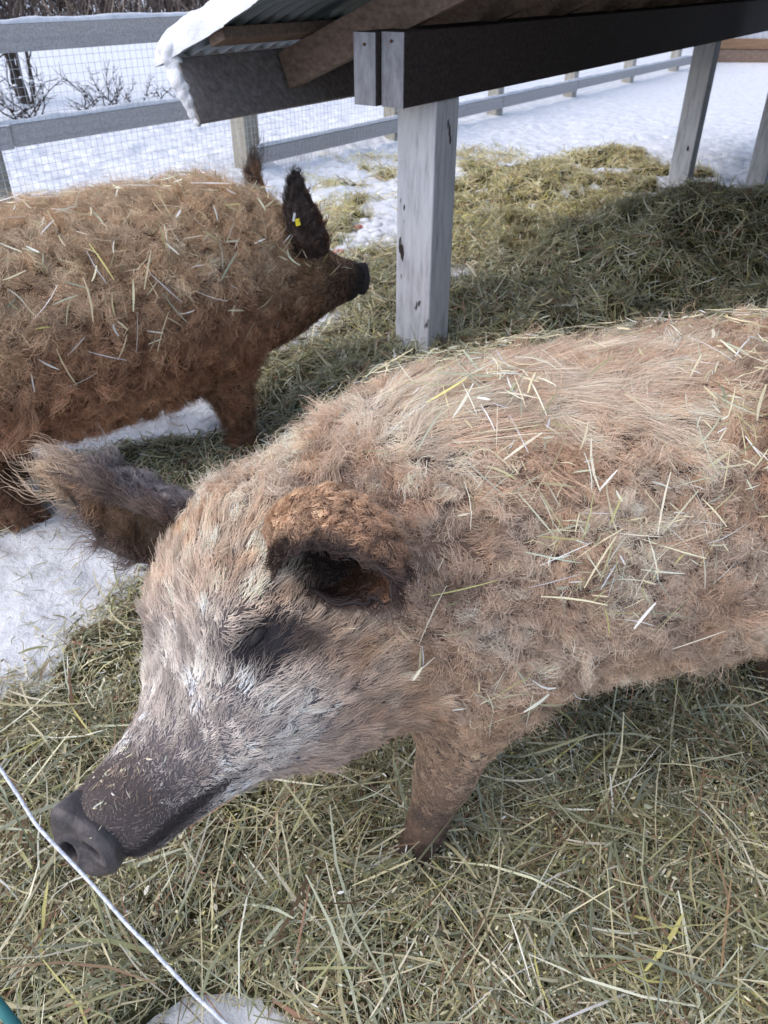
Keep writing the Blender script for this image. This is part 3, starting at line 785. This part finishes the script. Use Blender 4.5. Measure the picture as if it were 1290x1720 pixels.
    for s in (-1, 1):
        ce = q(.145, s*.129, -.095)
        v, f_ = blob('e', [(ce, .0115*hs)], sub=3, amp=0)
        ey = mesh_np('eye', v, f_, M_EYE, root, org)
        # eyelid folds
        mb = MB()
        for up_, rr_ in ((1, .0085), (-1, .0065)):
            pth = []
            for k_ in range(9):
                al = -1+2*k_/8
                pth.append(ce+hs*(A*al*.022+U*(up_*(.0058*(1-al*al)+.001)-.004)+L*s*(.0105*(1-.8*al*al)-.002)))
            mb.tube(pth, [rr_*hs*(.4+.6*(1-((k_-4)/4)**2)) for k_ in range(9)], 8)
        mb.build('eyelid', M_LID, ey, org, smooth=True)
    for ft in legs:
        mb = MB(); p = np.asarray(ft[0], float)
        for s in (-1, 1):
            mb.tube([p+lat*s*.018+ZZ*.05, p+lat*s*.020+h*.02+ZZ*.02, p+lat*s*.02+h*.035+ZZ*.0], [.024, .027, .022], 10)
        mb.build('hoof', M_HOOF, root, org, smooth=True)
    return dict(root=root, org=org, h=h, lat=lat, A=A, L=L, U=U, q=q, V=V, F=F, N=N, co=co, hs=hs)

HEAD = [(-.12, -.05, -.34, .13), (0, -.005, -.44, .158), (.06, -.012, -.435, .152), (.13, -.048, -.405, .134), (.21, -.086, -.345, .106), (.28, -.104, -.270, .086), (.36, -.100, -.225, .066), (.42, -.088, -.202, .054), (.445, -.086, -.190, .048)]
HEAD2 = [(-.12, -.05, -.36, .15), (0, -.005, -.47, .185), (.06, -.008, -.465, .185), (.13, -.03, -.44, .170), (.21, -.055, -.385, .140), (.28, -.074, -.315, .110), (.36, -.084, -.245, .078), (.42, -.084, -.205, .056), (.445, -.084, -.190, .048)]
BODY = [(-.30, .60, .48, .06), (-.22, .74, .42, .15), (-.10, .83, .365, .22), (.05, .875, .34, .262), (.25, .88, .315, .29), (.5, .88, .30, .30), (.75, .87, .33, .295), (.92, .83, .40, .25), (1.02, .75, .48, .17), (1.06, .68, .56, .08)]
BODY2 = [(-.28, .56, .42, .06), (-.22, .70, .36, .15), (-.10, .81, .30, .225), (.05, .855, .26, .28), (.25, .86, .225, .325), (.5, .85, .21, .34), (.75, .83, .25, .33), (.92, .82, .34, .28), (1.02, .75, .44, .18), (1.06, .68, .56, .08)]

PEACH = (.69, .49, .35); CREAM = (.80, .68, .56); GINGER = (.42, .245, .145); GREY = (.20, .17, .165); DARK = (.055, .042, .04); BROWN = (.22, .115, .06); PALE = (.84, .79, .74)
# ---- pig one (front)
def k2(x, y, z): return c2p(((x/.5953-645)/1295*z, (y/.5953-860)/1295*z, z))
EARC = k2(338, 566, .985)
def earhole(P): return np.exp(-((np.linalg.norm((P-EARC)*np.array([1, 1, 1.0]), axis=1)/.066)**5))  # ear hollow mask: dark canal skin plus hollow shade painted over skin and fur
def skin1(V, N, k):
    n = len(V); a, l, u, s, z = k['a'], k['l'], k['u'], k['s'], k['z']
    c = np.tile(np.array([.20, .13, .095]), (n, 1))
    nz = fbm(V[:, 0]*14, V[:, 1]*14, V[:, 2]*14, seed=3)
    c = mixc(c, (.10, .075, .065), sst(.45, .62, nz))
    hm = sst(-.02, .06, a)*sst(.35, .2, np.abs(l))
    c = mixc(c, (.17, .15, .155), hm*sst(.08, .2, a))
    c = mixc(c, (.085, .068, .065), hm*sst(.27, .38, a))
    eye = np.exp(-(((a-.15)/.06)**2+((np.abs(l)-.14)/.05)**2+((u+.105)/.045)**2))
    c = mixc(c, (.025, .022, .025), np.clip(eye*1.6, 0, 1))
    mouth = sst(.018, .006, np.abs(u+.180+.2*(.44-a)))*sst(.24, .29, a)
    c = mixc(c, (.02, .015, .015), mouth*.8)
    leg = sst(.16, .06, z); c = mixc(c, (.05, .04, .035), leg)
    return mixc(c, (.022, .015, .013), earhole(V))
def dens1(P, N, k):
    a, l, u, z = k['a'], k['l'], k['u'], k['z']
    hd = sst(0, .08, a)
    d = 1+.55*hd
    d = d*(1-.55*sst(.30, .40, a))
    eye = np.exp(-(((a-.155)/.045)**2+((np.abs(l)-.14)/.045)**2+((u+.105)/.035)**2))
    d = d*(1-.8*np.clip(eye*1.5, 0, 1))
    d = d*(.35+.65*sst(-.6, .1, N[:, 2]+.4))
    d = d*np.where(P[:, 0] > 1.05, .3, 1)*(1+1.2*sst(.42, .3, z))
    return np.maximum(d*(1-.6*earhole(P)), .02)
def spec1(P, N, k, h, lat, A, L, U, rng):
    n = len(P); a, l, u, s, t, z = [k[q] for q in 'a l u s t z'.split()]
    hm = sst(-.04, .07, a)[:, None]
    side = np.sign((P-0)@lat-(0))*0
    bodyD = -h*.75-ZZ*.55
    D = bodyD*(1-hm)+(-A*1.0-ZZ*.15)*hm
    swirl = fbm(P[:, 0]*4, P[:, 1]*4, P[:, 2]*4, seed=15)[:, None]-.5
    D = D+lat*swirl*1.2*(1-hm)
    ridge = sst(.815, .87, z)*sst(-.5, -.05, s)*sst(.52, .30, s)*(1-hm[:, 0])     # long combed mane along the back
    legm = sst(.42, .28, z)*(1-hm[:, 0])
    belly = sst(.50, .40, z)*(1-hm[:, 0])
    ln = .029+.010*rng.random(n)
    wild = rng.random(n) < .07
    ln = ln*(1-hm[:, 0])+.024*hm[:, 0]
    ln = ln+ridge*.026
    ln = np.where(a > .10, np.interp(a, [.10, .25, .33, .40], [.021, .015, .0055, .003]), ln)
    ln = ln*(1-.5*belly)*(1-.72*legm)
    curl = (.0068+.004*wild)*(1-ridge*.75)*(1-.85*hm[:, 0])*(1-.6*belly)
    turns = 1.5-.9*ridge-.9*hm[:, 0]
    lift = (.34-.15*legm)+.16*wild*(1-ridge)-.18*ridge-.08*hm[:, 0]-.12*belly
    mess = .95-.6*ridge-.72*hm[:, 0]-.35*belly
    nz = fbm(P[:, 0]*5, P[:, 1]*5, P[:, 2]*5, seed=11); nf = fbm(P[:, 0]*26, P[:, 1]*26, P[:, 2]*26, seed=12)
    c = mixc(PEACH, CREAM, sst(.35, .65, nf))
    c = mixc(c, GINGER, sst(.44, .64, nz)*.55*(1-ridge))
    c = mixc(c, GREY, sst(.56, .70, fbm(P[:, 0]*17, P[:, 1]*17, P[:, 2]*17, seed=14))*.30*(1-ridge))
    c = mixc(c, (.40, .33, .28), sst(.40, .62, fbm(P[:, 0]*9, P[:, 1]*9, P[:, 2]*9, seed=19))*sst(.86, .74, z)*.38*(1-hm[:, 0]))
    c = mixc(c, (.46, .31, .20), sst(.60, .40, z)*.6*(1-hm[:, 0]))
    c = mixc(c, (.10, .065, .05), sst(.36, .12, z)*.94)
    # head: peach forehead, ash cheeks, dark muzzle
    c = mixc(c, mixc((.66, .45, .29), CREAM, sst(.35, .7, nf)), hm[:, 0]*sst(.15, .02, a)*.8)
    ash = mixc(PALE, (.56, .51, .48), sst(.35, .6, nf))
    c = mixc(c, ash, hm[:, 0]*sst(.08, .22, a)*.85)
    c = mixc(c, (.42, .27, .18), hm[:, 0]*sst(-.22, -.30, u)*.6)
    muz = sst(.305, .40, a+.25*(np.abs(l))+(nf-.5)*.10)
    c = mixc(c, (.165, .135, .13), muz*.93)
    c = mixc(c, (.36, .26, .18), muz*sst(.52, .62, nf)*.5)
    mou = sst(.016, .005, np.abs(u+.180+.2*(.44-a)))*sst(.27, .33, a)
    c = mixc(c, (.02, .015, .015), mou*.9)
    da, du = a-.142, u+.115; ih, iv = -.5*da-.63*du, .73*da-.6*du
    eye = np.clip(1.9*np.exp(-((ih/.040)**2+((iv-.10*np.abs(ih))/.024)**2+((np.abs(l)-.14)/.07)**2)+(nf-.5)*1.2), 0, 1)
    c = mixc(c, DARK, eye*.95)
    mess = mess*(1-.6*legm); curl = curl*(1-.7*legm); c = c*np.array([1.03, 1.01, .985])
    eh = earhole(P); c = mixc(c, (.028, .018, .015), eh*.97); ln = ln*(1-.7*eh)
    return dict(D=D, len=ln, curl=curl, turns=np.maximum(turns, .2), lift=lift, mess=np.maximum(mess, .1), col=mixc(c, c*1.15, wild*(1-hm[:, 0])), cly=(.8-.55*hm[:, 0]-.3*ridge)*(1-.6*wild)*(1-.85*legm), r=.00034)
def nose1(V): 
    nz = fbm(V[:, 0]*60, V[:, 1]*60, V[:, 2]*60, seed=2)
    return mixc((.050, .043, .045), (.085, .070, .070), sst(.35, .7, nz))

H1 = nrm([-.95, -.31, 0]); LAT1 = np.array([-H1[1], H1[0], 0])
ORG1 = np.array([.10, 1.065, 0])
A1 = c2w((-.50, .73, -.46)); L1 = c2w((-.557, -.064, .833))*-1   # L towards the pig's left cheek
U1 = nrm(c2w((-.634, -.615, -.471)))
S1 = c2p((-.37, .402, .965)); O1 = S1-nrm(A1)*.452+U1*.132
def B1(s, t, z): return ORG1-H1*s+LAT1*t+ZZ*z
LEGS1 = [((.062, .815, 0), (.108, .852, .25), (.158, .905, .45), .132, .044, .034),
         (tuple(B1(-.02, -.16, 0)), tuple(B1(.03, -.15, .20)), tuple(B1(.0, -.13, .46)), .12, .058, .040),
         ((.885, 1.215, 0), (.92, 1.25, .26), (.84, 1.19, .48), .14, .058, .042),
         (tuple(B1(.86, -.14, 0)), tuple(B1(.93, -.13, .26)), tuple(B1(.82, -.12, .5)), .15, .062, .042)]
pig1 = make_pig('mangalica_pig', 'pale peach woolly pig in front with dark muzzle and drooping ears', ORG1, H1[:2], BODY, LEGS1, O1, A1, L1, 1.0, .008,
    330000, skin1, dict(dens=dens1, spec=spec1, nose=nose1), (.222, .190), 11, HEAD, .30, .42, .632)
def px(P):
    z = P[1]*CP+(CAM_H-P[2])*SP; return (645+1295*P[0]/z)*.5953, (860+1295*((CAM_H-P[2])*CP-P[1]*SP)/z)*.5953
for w_ in ((.145, .134, -.095), (0, 0, 0), (.455, 0, -.132), (.1, .1, -.35), (-.03, .15, -.08)): print('px', w_, px(pig1['q'](*w_)))
print('camera-near cheek check', pig1['q'](.18, .12, -.06))

def earc(out_a, out_b, rim, inn):
    def f(t, e, inner):
        if inner: return mixc(mixc(np.array(inn)*.25, inn, sst(.35, .8, t)), rim, sst(.7, .98, e))  # inside darkens towards the base, the cup's shade put into its colour
        return mixc(mixc(out_a, out_b, sst(.1, .8, t)), rim, sst(.7, .95, e))
    return f
def earf(out_a, out_b, rim, inn, tipc, r0=.72):
    def f(t, e, inner, P):
        nf = fbm(P[:, 0]*40, P[:, 1]*40, P[:, 2]*40, seed=9)
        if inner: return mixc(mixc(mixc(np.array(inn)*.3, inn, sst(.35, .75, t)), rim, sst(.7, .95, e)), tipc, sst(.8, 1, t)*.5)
        c = mixc(mixc(out_a, out_b, sst(.2, .8, t)), rim, sst(r0, r0+.23, e+(nf-.5)*.2)*.95)
        return mixc(c, tipc, sst(.62, .95, t+(nf-.5)*.4))
    return f
E0 = pig1['org']
# near ear (image right), cupped forwards
sp1 = [k2(304, 534, 1.06), k2(319, 541, .995), k2(335, 550, .94), k2(352, 563, .90), k2(369, 582, .875), k2(383, 606, .87)]
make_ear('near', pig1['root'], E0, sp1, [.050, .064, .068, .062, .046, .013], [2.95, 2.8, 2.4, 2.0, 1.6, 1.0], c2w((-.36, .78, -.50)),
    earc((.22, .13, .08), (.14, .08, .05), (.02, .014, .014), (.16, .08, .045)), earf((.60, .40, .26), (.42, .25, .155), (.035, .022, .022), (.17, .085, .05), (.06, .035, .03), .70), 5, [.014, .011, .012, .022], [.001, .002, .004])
# far ear (image left), long, grey above and brown beneath
sp2 = [c2p((-.24, .04, 1.25)), c2p((-.32, .045, 1.22)), c2p((-.385, .035, 1.20)), c2p((-.44, .012, 1.19)), c2p((-.49, -.015, 1.19)), c2p((-.53, -.045, 1.20))]
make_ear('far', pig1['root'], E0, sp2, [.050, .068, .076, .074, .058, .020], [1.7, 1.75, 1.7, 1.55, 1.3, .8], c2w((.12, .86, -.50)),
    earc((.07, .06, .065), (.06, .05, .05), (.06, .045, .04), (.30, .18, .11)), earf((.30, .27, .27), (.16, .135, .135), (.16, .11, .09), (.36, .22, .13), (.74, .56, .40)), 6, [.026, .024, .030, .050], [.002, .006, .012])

# ---- pig two (behind)
def skin2(V, N, k):
    n = len(V); a, l, u, s, z = k['a'], k['l'], k['u'], k['s'], k['z']
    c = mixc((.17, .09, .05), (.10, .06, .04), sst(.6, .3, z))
    hm = sst(.15, .3, a); c = mixc(c, (.035, .03, .03), hm)
    return c
def dens2(P, N, k):
    return np.maximum((1+.3*sst(0, .1, k['a']))*np.where(k['s'] > .9, .3, 1)*(.35+.65*sst(-.6, .1, N[:, 2]+.4)), .02)
def spec2(P, N, k, h, lat, A, L, U, rng):
    n = len(P); a, l, u, s, t, z = [k[q] for q in 'a l u s t z'.split()]
    hm = sst(-.04, .07, a)[:, None]
    D = (-h*.7-ZZ*.6)*(1-hm)-A*hm
    D = D+lat*(fbm(P[:, 0]*4, P[:, 1]*4, P[:, 2]*4, seed=25)[:, None]-.5)*1.0*(1-hm)
    belly = sst(.46, .34, z); wild = rng.random(n) < .2
    ln = (.042+.015*rng.random(n))*(1-hm[:, 0])+.022*hm[:, 0]
    ln = np.where(a > .2, np.interp(a, [.2, .33, .45], [.018, .010, .005]), ln)*(1-.35*belly)
    nz = fbm(P[:, 0]*5, P[:, 1]*5, P[:, 2]*5, seed=31); nf = fbm(P[:, 0]*22, P[:, 1]*22, P[:, 2]*22, seed=32)
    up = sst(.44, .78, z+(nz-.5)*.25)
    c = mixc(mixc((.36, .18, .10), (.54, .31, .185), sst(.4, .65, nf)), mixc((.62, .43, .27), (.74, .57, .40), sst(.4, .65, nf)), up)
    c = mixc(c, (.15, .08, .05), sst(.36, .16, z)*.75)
    c = mixc(c, (.22, .14, .095), sst(.10, .26, a)*.7); c = mixc(c, (.05, .04, .038), sst(.32, .41, a))
    return dict(D=D, len=ln, curl=(.009+.006*wild)*(1-.8*hm[:, 0]), turns=1.1-.7*hm[:, 0], lift=.30+.18*wild-.1*hm[:, 0], mess=1.15-.8*hm[:, 0], col=c, r=.00050, cly=(.6-.3*hm[:, 0])*(1-.7*wild))
def nose2(V): return np.tile(np.array([.03, .026, .028]), (len(V), 1))
H2 = nrm([.83, .56, 0]); LAT2 = np.array([-H2[1], H2[0], 0])
ORG2 = np.array([-.60, 2.50, 0])
def B2(s, t, z): return ORG2-H2*s+LAT2*t+ZZ*z
P2 = np.array([-.36, 2.66, .62]); S2 = np.array([-.08, 2.84, .48])
A2 = nrm(S2-P2); L2 = LAT2
U2 = nrm(np.cross(L2, A2)); U2 = U2 if U2[2] > 0 else -U2
O2 = S2-A2*.452+U2*.132
LEGS2 = [(tuple(B2(-.01, -.17, 0)), tuple(B2(.0, -.17, .22)), tuple(B2(-.02, -.15, .46)), .095, .042, .032),
         (tuple(B2(-.10, .16, 0)), tuple(B2(-.03, .15, .2)), tuple(B2(.0, .13, .46)), .13, .062, .042),
         ((-1.14, 1.95, 0), (-1.22, 1.96, .24), (-1.10, 2.05, .46), .16, .065, .044),
         (tuple(B2(.70, .15, 0)), tuple(B2(.82, .14, .26)), tuple(B2(.75, .12, .5)), .15, .062, .042)]
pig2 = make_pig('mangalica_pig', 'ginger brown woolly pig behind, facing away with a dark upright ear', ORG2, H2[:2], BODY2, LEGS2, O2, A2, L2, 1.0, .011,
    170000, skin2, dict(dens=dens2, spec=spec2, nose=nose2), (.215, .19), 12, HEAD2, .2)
sp3 = [(-.225, 2.53, .67), (-.232, 2.515, .73), (-.245, 2.50, .80), (-.255, 2.49, .86), (-.26, 2.48, .93)]
de = earc((.04, .03, .03), (.03, .02, .02), (.03, .02, .02), (.05, .03, .02)); df = earf((.07, .05, .045), (.035, .027, .027), (.04, .03, .03), (.05, .03, .02), (.03, .022, .022))
e3 = make_ear('e', pig2['root'], pig2['org'], sp3, [.052, .064, .060, .044, .014], [1.5, 1.4, 1.3, 1.1, .8], (.35, .93, .1), de, earf((.09, .06, .05), (.04, .03, .03), (.22, .11, .065), (.05, .03, .02), (.03, .022, .022), .80), 7, [.018, .012, .012, .026], [.001, .002, .006], n=5000)
sp4 = [(-.40, 2.80, .70), (-.41, 2.82, .76), (-.42, 2.835, .83), (-.425, 2.84, .88)]
make_ear('e', pig2['root'], pig2['org'], sp4, [.04, .05, .045, .014], [1.5, 1.4, 1.2, .8], (.80, .45, .1), de, earf((.3, .18, .1), (.10, .07, .06), (.30, .17, .09), (.05, .03, .02), (.04, .03, .03)), 8, [.02, .02, .03, .06], [.001, .003, .012], n=4000)
tc_ = np.array([-.262, 2.425, .79])
mb = MB(); mb.box(tc_+ZZ*-.004, np.array([.007, 0, .002]), np.array([0, .0015, 0]), np.array([-.002, 0, .010])); mb.tube([tc_+np.array([0, -.0015, .003]), tc_+np.array([0, -.005, .003])], .004, 10)
tg = mb.build('ear_tag', M_TAG, pig2['root'], pig2['org'], bevel=.001)
mb = MB(); mb.box(tc_+np.array([-.010, -.003, .012]), np.array([.003, 0, .012]), np.array([0, .001, 0]), np.array([.0035, 0, -.001])); mb.build('tag_back', M_SIDING, tg, pig2['org'])

# ------------------------------------------------------------------ hay caught in the coats
def coat_hay(pig, n, wfn, lab, lmin, lmax, wd, seed, zo=.022):
    rng = np.random.default_rng(seed)
    P_, N_ = sample(pig['V'], pig['F'], pig['N'], n, wfn, rng)
    P_ = P_+N_*(zo+rng.random((n, 1))*.012)
    L = lmin*(lmax/lmin)**(rng.random(n)**1.2)
    cw = np.array([.04, .15, .32, .03, .10, .02, .03, .27, .0, .04])
    v, f_, c = blades(P_, N_, L, wd*np.exp(rng.normal(size=n)*.4), .16, rng, colw=cw, bend=.13, sat=np.array([1.15, 1.15, 1.15]))
    o = mesh_np('hay_wisps', v, f_, M_HAY, off=pig['org'], col=c, smooth=False); o.location = pig['org']
    return tag(o, lab, None, None, 'stuff')
def w1(c, n_):
    k = pig1['co'](c); b = sst(.0, .12, k['a'])
    cl = 2.5*sst(.48, .62, fbm(c[:, 0]*6, c[:, 1]*6, c[:, 2]*6, seed=44))
    return (1-b*.97)*sst(-.2, .35, n_[:, 2])*sst(.38, .6, c[:, 2])*(.12+cl)*sst(-.25, .0, k['s'])+.0001
coat_hay(pig1, 1900, w1, 'wisps of hay caught in the coat of the front pig', .016, .10, .0019, 3, .030)
def w3(c, n_):
    k = pig1['co'](c); return sst(.27, .31, k['a'])*sst(.44, .42, k['a'])*sst(-.17, -.12, k['u'])*sst(.4, .6, fbm(c[:, 0]*25, c[:, 1]*25, c[:, 2]*25, seed=46))+1e-6
coat_hay(pig1, 90, w3, 'chaff stuck to the dark muzzle of the front pig', .003, .011, .0014, 9, .0035)
def w2(c, n_):
    k = pig2['co'](c)
    return sst(-.3, .3, n_[:, 2])*sst(.3, .5, c[:, 2])*(1-sst(.2, .3, k['a']))+.0001
coat_hay(pig2, 620, w2, 'wisps of hay caught in the coat of the rear pig', .03, .12, .0034, 4, .036)

# ------------------------------------------------------------------ rope in front of the snout
pix = [(-40, 1235), (0, 1290), (30, 1335), (60, 1385), (85, 1412), (150, 1480), (215, 1555), (260, 1600), (320, 1665), (380, 1720), (440, 1775)]
pp = []
for i_, (x, y) in enumerate(pix):
    z = .86-.012*i_; pp.append(c2p(((x-645)/1295*z, (y-860)/1295*z, z)))
pp = np.array(pp); tt = np.linspace(0, len(pp)-1, 90); ps = np.stack([box_smooth(np.interp(tt, range(len(pp)), pp[:, j]), 7) for j in range(3)], 1)
e0 = nrm(ps[0]-ps[6])*np.array([1, 1, .2]); e1 = nrm(ps[-1]-ps[-7])*np.array([1, 1, .3])
ps = np.concatenate([[ps[0]+e0*k for k in (3., 2, 1, .5, .2, .08)], ps, [ps[-1]+e1*k for k in (.08, .2, .5, 1, 2)]])
mb = MB(); mb.tube(ps, .0019, 8)
o = mb.build('fence_rope', M_ROPE, None, ps[45], smooth=True); o.location = ps[45]
tag(o, 'thin white electric fence rope running in front of the snout', 'rope')
a = c2p((-.485, .570, .93)); b2 = c2p((-.425, .645, .93)); mb = MB(); mb.tube([a, (a+b2)/2+ZZ*.004, b2], .007, 12)
o = mb.build('hose', M_TEAL, None, a, smooth=True); o.location = a
tag(o, 'teal plastic hose at the lower left corner', 'hose')

# ------------------------------------------------------------------ small things on the snow
for i_, (x, y, lab) in enumerate([(-.28, 4.75, 'red fruit peel on snow nearest the dark snout'), (-.18, 5.35, 'pink fruit scrap further back beside the white post'), (-.42, 5.0, 'small red fruit scrap left of the others')]):
    z = float(ground_h(x, y)); v, f_ = blob('a', [((x, y, z+.02), (.035-.006*i_, .025, .014)), ((x+.02, y+.01, z+.022), (.018, .02, .012))], sub=2, fr=50)
    o = mesh_np('fruit_scrap', v, f_, M_APPLE, off=(x, y, z)); o.location = (x, y, z); tag(o, lab, 'fruit scrap')
rng = np.random.default_rng(90); pts = []
for k_ in range(150):
    x = rng.normal(-.15, .35); y = rng.normal(5.0, .7) if k_ < 170 else rng.normal(7.0, 1.2); x += (0 if k_ < 170 else 1.2)
    r = .012+rng.random()*.03; pts.append(((x, y, float(ground_h(x, y))+r*.05), (r*1.2, r*.9, r*.6)))
v, f_ = blob('s', pts, sub=2, fr=40)
tag(mesh_np('snow_crumbs', v, f_, M_SNOW), 'crumbled lumps of trodden snow beyond the rear pig', None, None, 'stuff')
